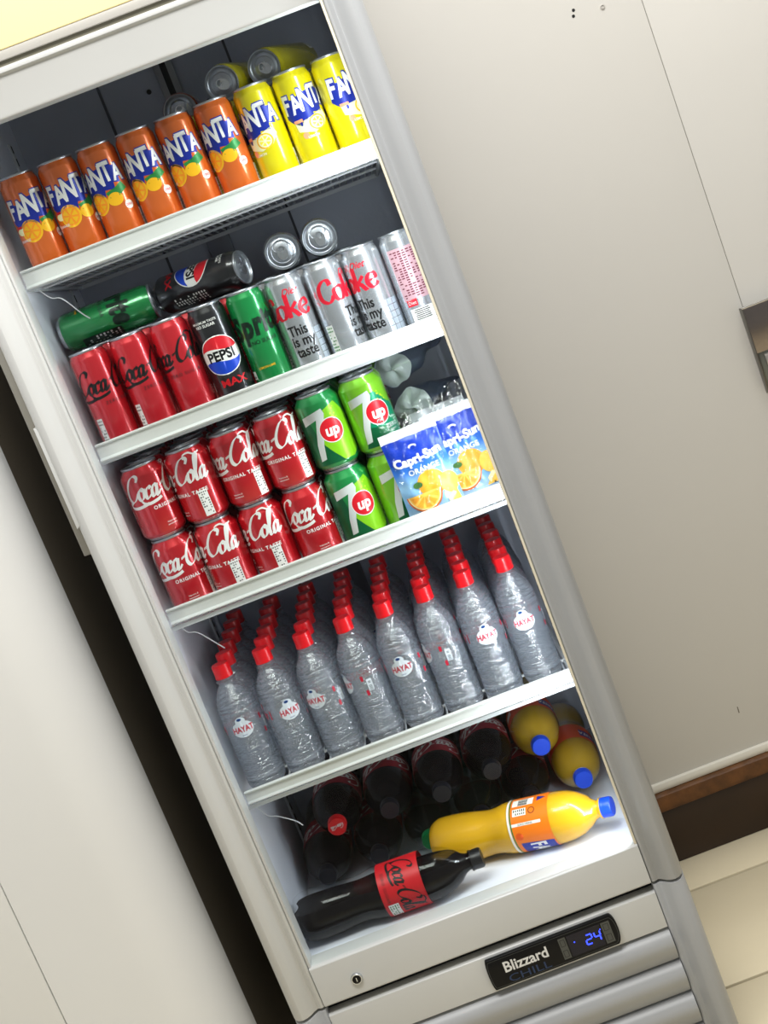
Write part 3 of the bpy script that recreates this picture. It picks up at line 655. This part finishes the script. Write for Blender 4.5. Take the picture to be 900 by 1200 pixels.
# third shelf: two layers of wide cans, rows behind them --------------------
zs = SH[2][1]
X3 = [-.2215, -.1540, -.0865, -.0195, .0485, .1150]
SHT = [.024, -.029, -.012, -.010]; SHB = [.010, -.026, -.029, .010]; S7T = [0, .004]; S7B = [.004, .008]
for row in range(5):
    y = .1590+row*.0665
    for i, x in enumerate(X3):
        for layer in (0, 1):
            if row == 2 and layer == 1 and i == 5: continue      # the silver pouches lie here
            fam = 'red' if i < 4 else ('seven' if i == 4 else 'sevenzero')
            z = zs+layer*((.1115 if i < 4 else .1150)+.0002)
            sh = ((SHB, SHT)[layer][i] if i < 4 else (S7B, S7T)[layer][i-4])/.0328 if row == 0 else random.uniform(-2, 2)
            yy = y+(.003 if i == 5 else 0)+(.002 if i == 4 else 0)
            lay_w = ('lower', 'upper')[layer]
            what = {'red': 'wide red can', 'seven': 'lime can with red dot', 'sevenzero': 'lime can with red dot'}[fam]
            if i < 4: where = f'{ORD[i]} from the left, {lay_w} layer, third shelf'
            else: where = f'{lay_w} layer, third shelf, ' + ('beside red cans' if i == 4 else 'beside juice pouches')
            if row: where += f', {ORD[row]} row back'
            can(fam, what+', '+where, (x, yy, z), sh, 'red cans stacked on the third shelf' if i < 4 else 'lime cans stacked on the third shelf')

# ------------------------------------------------------------------ juice pouches and their wrap
def pouch_depth(x, z, W=.0425, H=.138, T=.0165):
    u = max(-1, min(1, x/W)); v = max(0, min(1, z/H))
    t = T*max(0, 1-abs(u)**2.4)**.8*max(0, 1-max(0, (v-.05)/.86))**.55*min(1, .55+v*6) if v < .91 else 0
    w_ = .0012*math.sin(x*240+z*170)*math.sin(z*130-x*90)*(1 if abs(u) < .95 else .3)
    return t+.0006, w_
FOIL = mat('pouch_foil', (214, 218, 224), .3, .55, bump=.3, bscale=50)
PBLUE = mat('pouch_blue', (14, 54, 172), .3, .15)
def pouch_print_mat():
    m = bpy.data.materials.new('pouch_print'); m.use_nodes = True; nt = m.node_tree; b = nt.nodes['Principled BSDF']
    tc = nt.nodes.new('ShaderNodeTexCoord'); sp = nt.nodes.new('ShaderNodeSeparateXYZ'); mr = nt.nodes.new('ShaderNodeMapRange'); cr = nt.nodes.new('ShaderNodeValToRGB')
    nt.links.new(tc.outputs['Object'], sp.inputs[0]); nt.links.new(sp.outputs['Z'], mr.inputs['Value'])
    mr.inputs['From Min'].default_value = 0; mr.inputs['From Max'].default_value = .138
    els = cr.color_ramp.elements; els[0].position = .0; els[0].color = lin((196, 216, 236)); els[1].position = .93; els[1].color = lin((20, 52, 166))
    for po, c in ((.22, (120, 176, 226)), (.42, (150, 196, 232)), (.56, (52, 116, 206)), (.76, (16, 62, 180))):
        e = els.new(po); e.color = lin(c)
    nt.links.new(mr.outputs[0], cr.inputs[0]); nt.links.new(cr.outputs[0], b.inputs['Base Color']); b.inputs['Roughness'].default_value = .28; b.inputs['Metallic'].default_value = .2
    return m
PPRINT = pouch_print_mat()
def grid_sheet(fn, nu, nv):
    b = MB(); b.add([fn(i/nu, j/nv) for j in range(nv+1) for i in range(nu+1)], [(j*(nu+1)+i, j*(nu+1)+i+1, (j+1)*(nu+1)+i+1, (j+1)*(nu+1)+i) for j in range(nv) for i in range(nu)]); return b
def pf(x, z, g): t, w_ = pouch_depth(x, z); return (x, -(t+w_)-g, z)
W_, H_ = .0425, .138
front = grid_sheet(lambda u, v: pf((u*2-1)*W_*(1-.03*math.sin(PI*v)), v*.125, 0), 24, 30)
back = grid_sheet(lambda u, v: (lambda q: (q[0], .0006+(-q[1])*.8, q[2]))(pf((u*2-1)*W_*(1-.03*math.sin(PI*v)), v*.125, 0)), 16, 20)
seal = grid_sheet(lambda u, v: ((u*2-1)*W_, -.0008+.0010*math.sin(u*19+v*2), .1245+v*.0135), 20, 3)
seal_b = grid_sheet(lambda u, v: ((u*2-1)*W_, .0008+.0010*math.sin(u*19+v*2), .1245+v*.0135), 20, 3)
FRONT_ME = front.mesh('front_sheet', PPRINT, True, ang=80); BACK_ME = back.mesh('back_sheet', FOIL, True, ang=80); SEAL_ME = MB().add(seal.v, seal.f).add(seal_b.v, seal_b.f).mesh('top_seal', mat('seal_white', (228, 230, 232), .35, .2), True)
gus = MB().lathe([(0, -.001), (1, -.001), (1, .001), (0, .001)], 24)
gus.v = [(x*.040, y*.0135, z+.0015) for x, y, z in gus.v]; GUS_ME = gus.mesh('bottom_gusset', FOIL, True)
p = Print(); OR1 = mat('pouch_orange', (240, 156, 40), .4); OR2 = mat('pouch_orange_flesh', (250, 190, 76), .4); OR3 = mat('pouch_orange_rind', (206, 96, 20), .4); CRM = mat('pouch_cream', (246, 226, 170), .4)
p.poly([(-.030, .118), (.04, .118), (.04, .094), (.012, .088), (-.02, .086), (-.04, .092), (-.04, .112)], PBLUE, 1)
p.text('Capri-Sun', .000, .092, .0178, PW, 2, .045, rot=.05, arc=2.2); p.text('ORANGE', .003, .0745, .0110, PW, 2, .02, space=1.05)
p.disc(-.001, .110, .006, PW, 2, .003); p.disc(-.001, .1085, .004, PBLUE, 3, .0022)
p.disc(.006, .052, .0205, OR1, 2, .0195); p.disc(.030, .044, .013, OR2, 3, .016); p.disc(-.014, .055, .007, mat('pouch_leaf', (64, 110, 50), .5), 3, .0045)
p.disc(-.010, .042, .0265, OR3, 4, .0265, PI, 2*PI); p.disc(-.010, .042, .0245, CRM, 5, .0238, PI, 2*PI); p.disc(-.010, .042, .0228, OR2, 6, .0222, PI, 2*PI)
for k in range(5):
    a = PI+PI*(k+.5)/5; p.poly([(-.010+.003*math.cos(a), .0405+.003*math.sin(a)), (-.010+.021*math.cos(a-.22), .0415+.0205*math.sin(a-.22)), (-.010+.021*math.cos(a+.22), .0415+.0205*math.sin(a+.22))], OR1, 7)
p.poly([(.016, .012), (.036, .034), (.039, .012)], OR2, 5); p.poly([(.020, .022), (.030, .030), (.034, .026), (.022, .014)], CRM, 6); p.text('K', .029, .013, .006, INK, 7, .02)
POUCH_PRINT = p.parts(pf, .004, .005, .0004)
def pouch(label, loc, rz, tilt, group, roll=0):
    t = thing('juice_pouch', label, 'pouch', loc, 0, group); t.rotation_euler = (tilt, roll, rz)
    obj('front_sheet', FRONT_ME, t); obj('back_sheet', BACK_ME, t); obj('top_seal', SEAL_ME, t); obj('bottom_gusset', GUS_ME, t)
    for nm, me_ in POUCH_PRINT: obj(nm, me_, t)
    return t
pouch('blue orange-juice pouch standing in front beside the lower lime can', (.1580, .1130, zs+.0025), .0, -.06, 'juice pouches on the third shelf', -.02)
pouch('blue orange-juice pouch at the right door frame, half behind another pouch', (.2215, .1530, zs+.0025), .0, -.06, 'juice pouches on the third shelf', -.02)
for k in range(2): pouch(f'blue juice pouch standing hidden behind the front pouches, {ORD[k]} one back', (.208, .202+k*.034, zs+.001), 0, 0, 'juice pouches hidden on the third shelf')
# two pouches lying on top, silver bottoms to the front
def foil_end(seed):
    r = random.Random(seed); ph = [r.uniform(0, 6) for _ in range(4)]
    def fn(u, v):
        a = 2*PI*u; f = 1-v
        wx = .036*(.92+.08*min(1, v*5+.3)); th = (.0262*(1-v)**.8+.0012)*(1-.12*v)
        cx, cz = math.cos(a), math.sin(a)
        lens = abs(cz)**1.25*(1 if cz >= 0 else -1)
        k = 1+.10*math.sin(a*3+ph[0]+v*6)+.06*math.sin(a*7+ph[1]-v*9)
        return (wx*cx*(1+.05*math.sin(v*9+ph[2])), -.004*math.cos(a*2)+v*.125, th*lens*k+.003*math.sin(v*11+a*2+ph[3]))
    b = grid_sheet(fn, 36, 14)
    cap = grid_sheet(lambda u, v: (lambda q: (q[0]*v, q[1]-.010*(1-v*v)+.002*math.sin(u*25+v*4), q[2]*v))(fn(u, 0)), 36, 7)
    return b.mesh('pouch_back', mat('foil_side', (120, 130, 150), .3, .45, bump=.5, bscale=35), True, ang=80), cap.mesh('pouch_bottom', mat('foil_bottom', (222, 230, 228), .32, .25, bump=.9, bscale=45), True, ang=80)
foil_me = [foil_end(11), foil_end(12)]
def foil(lab, lc, rot, k, group):
    t = thing('foil_pouch', lab, 'pouch', lc, 0, group); t.rotation_euler = rot
    obj('pouch_back', foil_me[k][0], t); obj('pouch_bottom', foil_me[k][1], t)
foil('crumpled silver pouch bottom, upper of two lying above the juice pouches', (.1700, .272, .7365), (.04, -.10, -.48), 0, 'pouches lying on the third shelf')
foil('crumpled silver pouch bottom, lower of two lying above the juice pouches', (.1780, .268, .6735), (.03, -.06, -.42), 1, 'pouches lying on the third shelf')
for k in range(2): foil(f'silver pouch lying hidden behind the blue juice pouches, {("bottom one", "second one up")[k]}', (.203, .264, zs+.0295+k*.0585), (0, 0, -.05), k, 'pouches hidden on the third shelf')
def wrap_fn(u, v):
    x = .1200+.142*u; z = .004+.160*v
    y = -.0225+.0035*math.sin(u*23+v*5)*math.sin(v*9+u*4)+.002*math.sin(u*61-v*33)
    if v > .82: y += (v-.82)*.10
    y += .030*max(0, u-.5)
    return (x, y+.1125, z+zs+(.005*math.sin(u*17)+.012*u if v > .97 else 0))
wr = grid_sheet(wrap_fn, 44, 36).mesh('plastic_wrap', FILM, True, ang=60)
o = obj('plastic_wrap', wr, None, None, 'crinkled clear plastic wrap around the blue juice pouches'); o['category'] = 'wrap'

# ------------------------------------------------------------------ small water bottles, eight columns, six rows
zs = SH[3][1]
WB = []
def wr_(z):
    r = .0296
    if z < .012: return .0262+.0034*math.sin(z/.012*PI/2)
    if .012 <= z <= .128:
        r = .0297-.0026*math.exp(-(((z % .0094)-.0047)/.0013)**2)-.0008*math.exp(-(((z % .0094)-.0005)/.001)**2)
        if .078 < z < .112: r = .0294+.00015*math.cos(2*PI*z/.006)
        return r
    t = (z-.128)/(.166-.128)
    return .0124+.0172*(1-t**1.9)**.95-.0020*math.exp(-(((z % .0080)-.004)/.0012)**2)*(1-t)
prof = [(0, .004), (.016, .003), (.0225, .0), (.0258, .0012)]
z = .004
while z < .166: prof.append((wr_(z), z)); z += .0010
prof += [(.0120, .168), (.0152, .1695), (.0152, .1712), (.0118, .1722), (.0118, .176), (0, .176)]
wob = lambda a, z: (.022*math.cos(7*a+.4)*max(0, min(1, (.125-z)/.02))*max(0, min(1, (z-.008)/.02))*(0.35 if .068 < z < .114 else 1) + .006*math.sin(5*a+z*120))
W_ME = MB().lathe(prof, 56, wob).mesh('bottle', WATER, True, ang=70)
capp = [(0, .1745), (.0128, .1745), (.0136, .1752), (.0136, .1785), (.0132, .1795), (.0134, .181), (.0134, .1935), (.0122, .1958), (0, .1962)]
kn = lambda a, z: (.022*(1 if int(a/(2*PI)*120) % 2 else -1) if .180 < z < .194 else 0)
C_ME = MB().lathe(capp, 60, kn).mesh('screw_cap', mat('red_cap', (222, 14, 26), .3, coat=.2), True, ang=30)
p = Print(); HR = mat('label_red', (188, 26, 54), .4); DROP = mat('label_white', (206, 214, 222), .4); LB = mat('label_blue', (20, 60, 120), .4)
p.disc(.0, .0980, .0165, DROP, 1, .0125); p.disc(.0, .111, .0075, DROP, 1, .006)
p.text('HAYAT', .0, .0985, .0108, HR, 3, .03, sx=.90, sy=1.15); p.disc(-.001, .1135, .0035, LB, 2, .0022); p.text('water', .0, .089, .0035, LB, 2)
p.rect(.034, .105, .004, .008, HR, 1); p.rect(.036, .082, .004, .008, HR, 1); p.table(.043, .093, .008, .018, 8, 1, DROP, INK, 1); p.rect(-.032, .1, .002, .014, HR, 1); p.text('HAYAT', -.055, .0985, .0115, HR, 1, .022, sx=.93, sy=1.15)
L_ME = p.parts(around(.0302), .003)
XW = [-.2245, -.1610, -.0975, -.0340, .0288, .0920, .1550, .2175]
RW = [[0, .35, -.5, -1.2, -.15, -1.3, .1, -.05], None]
rnd = random.Random(5)
JIT = [0, .0, -.0025, -.001, .001, .0025]
for i, x in enumerate(XW):
    for k in range(6):
        j = 0 if k == 0 else rnd.uniform(-.0007, .0007)
        dx = 0 if k == 0 else .0012*math.sin(k*2.3+i*1.9)+j
        t = thing('water_bottle', f'clear red-capped water bottle, {ORD[k]} row from the front, {ORD[i]} from the left', 'bottle', (x+dx, .148+k*.0616, zs), 0, 'water bottles on the fourth shelf'); rl = RW[0][i] if k == 0 else rnd.uniform(-3, 3)
        obj('bottle', W_ME, t); obj('screw_cap', C_ME, t)
        for nm, me_ in L_ME: o = obj(nm, me_, t); o.rotation_euler = (0, 0, rl)

# ------------------------------------------------------------------ large bottles on the fridge floor
BP = [(0, .007), (.018, .006), (.026, .0), (.034, .003), (.0392, .014), (.0400, .028), (.0394, .055), (.0362, .082), (.0345, .098), (.0362, .112), (.0396, .126), (.0402, .132), (.0402, .206), (.0398, .212), (.0375, .228), (.0325, .243), (.0245, .256), (.0165, .2645), (.0140, .270), (.0136, .274), (.0168, .2752), (.0168, .2775), (.0132, .2785), (.0132, .288), (0, .288)]
def inner(prof, d=.0009): return [(max(0, r-d), z+(d if z < .1 else -d*.3)) for r, z in prof if z < .284] + [(0, .2835)]
def smooth_prof(pr, n=3): return [(max(0, a), b) for a, b in spline([(r, z) for r, z in pr], n)]
SHELL = MB().lathe(BP, 44).mesh('shell', PET, True, ang=50)
LIQ_COLA = mat('cola_liquid', (12, 9, 12), .12, spec=.1); LIQ_OR = mat('orange_drink', (228, 172, 26), .25); LIQ_SHADED = mat('shaded_orange_drink', (190, 152, 40), .25); LIQ_CLEAR = clear_mat('clear_drink', (206, 222, 214), .06, .05, .5, 1.33)  # stacked yellow bottles get a darker copy of the orange drink, shade in its colour
FULL = {}
def liquid(m, level=None, upv=None):
    """The drink inside the bottle; LEVEL cuts it flat at that distance along the bottle's own UPV."""
    key = (m.name, level)
    if key in FULL: return FULL[key]
    b = MB().lathe(inner(BP), 40); me = b.mesh('drink', m, True, ang=50)
    if level is not None:
        bm = bmesh.new(); bm.from_mesh(me); n_ = Vector(upv)
        g = bmesh.ops.bisect_plane(bm, geom=bm.verts[:]+bm.edges[:]+bm.faces[:], plane_co=n_*level, plane_no=n_, clear_outer=True)
        bmesh.ops.holes_fill(bm, edges=[e for e in bm.edges if e.is_boundary], sides=0)
        bm.to_mesh(me); bm.free(); me.shade_smooth(); me.set_sharp_from_angle(angle=.9)
    FULL[key] = me; return me
capb = [(0, .2765), (.0148, .2765), (.0153, .2775), (.0153, .280), (.0149, .2808), (.0151, .282), (.0151, .2915), (.0138, .2938), (0, .294)]
kb = lambda a, z: (.02*(1 if int(a/(2*PI)*96) % 2 else -1) if .2815 < z < .292 else 0)
def cap_mesh(m): return MB().lathe(capb, 48, kb).mesh('screw_cap', m, True, ang=30)
CAPS = {'black': cap_mesh(mat('black_cap', (20, 20, 22), .35)), 'blue': cap_mesh(mat('blue_cap', (16, 74, 220), .35)), 'red': cap_mesh(mat('red_big_cap', (206, 22, 30), .35)), 'green': cap_mesh(mat('green_cap', (0, 116, 60), .35)), 'dark': cap_mesh(mat('dark_cap', (18, 18, 26), .4))}
lp = around_profile(BP)
p = Print(); RB = mat('red_label_band', (196, 24, 34), .4)
p.rect(0, .170, .2512, .066, RB, 1); script(p, .014, .163, .0275, INK, 2, .14, 1.15); p.text('ZERO SUGAR', .01, .146, .0065, INK, 2, .01, space=1.3)
p.table(.052, .150, .030, .016, 4, 6, PW, GRN, 2); p.disc(-.045, .196, .009, mat('label_red_mark', (222, 40, 30), .4), 2, .006)
COLA_LAB = p.parts(lp, .004, None, .0001)
p = Print(); DRB = mat('dark_red_label_band', (150, 20, 36), .45)
p.rect(0, .170, .2512, .066, DRB, 1); script(p, .0, .160, .0275, PW, 2, .14, 1.15); p.table(.06, .168, .03, .04, 8, 5, DRB, PW, 2)
COLA2_LAB = p.parts(lp, .004, None, .0001)
p = Print(); OB = mat('orange_label_band', (244, 122, 14), .4); OPW = mat('label_paper', (240, 236, 226), .45)
p.rect(0, .171, .2512, .066, OB, 1)
p.rect(.0, .139, .2512, .0035, OPW, 2); p.rect(.0, .1425, .2512, .002, GRN, 3)
p.table(-.032, .163, .016, .034, 1, 9, OPW, INK, 2); p.table(-.013, .158, .012, .022, 6, 2, OPW, INK, 2); p.rect(.006, .166, .0045, .050, OPW, 2)
p.text('JUICE DRINK', .006, .166, .0042, INK, 3, rot=PI/2)
p.poly([(-.040, .186), (-.028, .186), (-.034, .200)], BLUE, 2); p.disc(-.013, .178, .0055, mat('recycle_print', (90, 30, 10), .4), 2); p.disc(-.013, .178, .0042, OB, 3)
p.disc(.024, .152, .006, mat('label_orange_dark', (222, 84, 8), .4), 2); p.poly([(.036, .15), (.040, .202), (.10, .2), (.10, .15)], BLUE, 2)
for i, ch in enumerate('FANTA'): p.text(ch, .044+i*.013, .176, .034, OPW, 3, .03, sx=.62)
for q in (-.095,): p.table(q, .17, .03, .05, 10, 4, OPW, INK, 2)
FAN_LAB = p.parts(lp, .004, None, .0001)
p = Print(); ROB = mat('red_orange_label_band', (222, 84, 40), .45); p.rect(0, .171, .2512, .066, ROB, 1); p.rect(-.03, .178, .034, .030, BLUE, 2); p.text('FANTA', -.03, .178, .011, PW, 3, .03, sy=1.6); p.rect(.05, .17, .018, .02, OPW, 2)
FAN2_LAB = p.parts(lp, .004, None, .0001)
def big_bottle(label, origin, up, front, drink, cap, lab, group=None, level=None, upv=None):
    t = thing('drink_bottle', label, 'bottle', (0, 0, 0), 0, group); lay(t, origin, up, front)
    obj('shell', SHELL, t); obj('drink', liquid(drink, level, upv), t); obj('screw_cap', CAPS[cap], t)
    for nm, me_ in lab or (): obj(nm, me_, t)
    return t
ZB = -.015+.0414
lv = Vector((0, -.55, .835)); 
big_bottle('dark cola bottle with red label lying across the fridge floor in front, black cap', (-.2600, .1215, ZB), (.293, -.022, 0), (0, -.75, .66), LIQ_COLA, 'black', COLA_LAB, 'large bottles lying in front', .019, (-.75, -.66, 0))
big_bottle('yellow drink bottle lying across the fridge floor, orange label, blue cap', (-.0330, .2070, ZB), (.2755, -.1030, 0), (-.28, -.76, .58), LIQ_OR, 'blue', FAN_LAB, 'large bottles lying in front')
LOW = [(-.2150, .240, 'cola', 'dark', 'dark bottle in the lower layer by the left wall'), (-.1265, .240, 'cola', 'dark', 'dark bottle in the lower layer, behind the lying cola bottle'), (-.0400, .224, 'clear', 'green', 'dim clear bottle with green cap beside the yellow bottle base'),
       (.0470, .242, 'clear', 'dark', 'dim clear bottle in the lower layer behind the lying yellow bottle, left one'), (.1310, .242, 'cola', 'dark', 'dark bottle in the lower layer behind the lying yellow bottle, right one'), (.2180, .236, 'yellow', 'blue', 'yellow bottle with blue cap, lower right, beside the right wall')]
UPP = [(-.1700, .236, 'cola', 'red', 'dark bottle whose red cap with script faces out, upper layer left'), (-.0820, .222, 'cola', 'dark', 'dark bottle with dark red label, upper layer, second from the left'), (.0040, .208, 'cola', 'dark', 'dark bottle with dark red label, upper layer, third from the left'),
       (.0890, .222, 'cola', 'dark', 'dark bottle with dark red label, upper layer, beside the upper yellow bottle'), (.1740, .244, 'yellow', 'blue', 'yellow bottle with blue cap facing out, upper layer under the shelf')]
DR_ = {'cola': (LIQ_COLA, COLA2_LAB), 'clear': (LIQ_CLEAR, None), 'yellow': (LIQ_SHADED, FAN2_LAB)}
for lst, z, tilt in ((LOW, ZB, 0), (UPP, ZB+.0735, 0)):
    for x, y, d, c, l in lst:
        t = big_bottle(l, (x, y+.294, z), (0, -1, 0), (.25, 0, 1), DR_[d][0], c, DR_[d][1], 'large bottles stacked on the fridge floor')
        if 'script faces out' in l:
            q = Print(); script(q, 0, -.003, .006, PW, 1, .16); o = obj('cap_print', q.build('cap_print', lambda x_, y_, g: (x_, y_, g), None), t, (0, 0, .2941)); o.rotation_euler = (0, 0, .2)
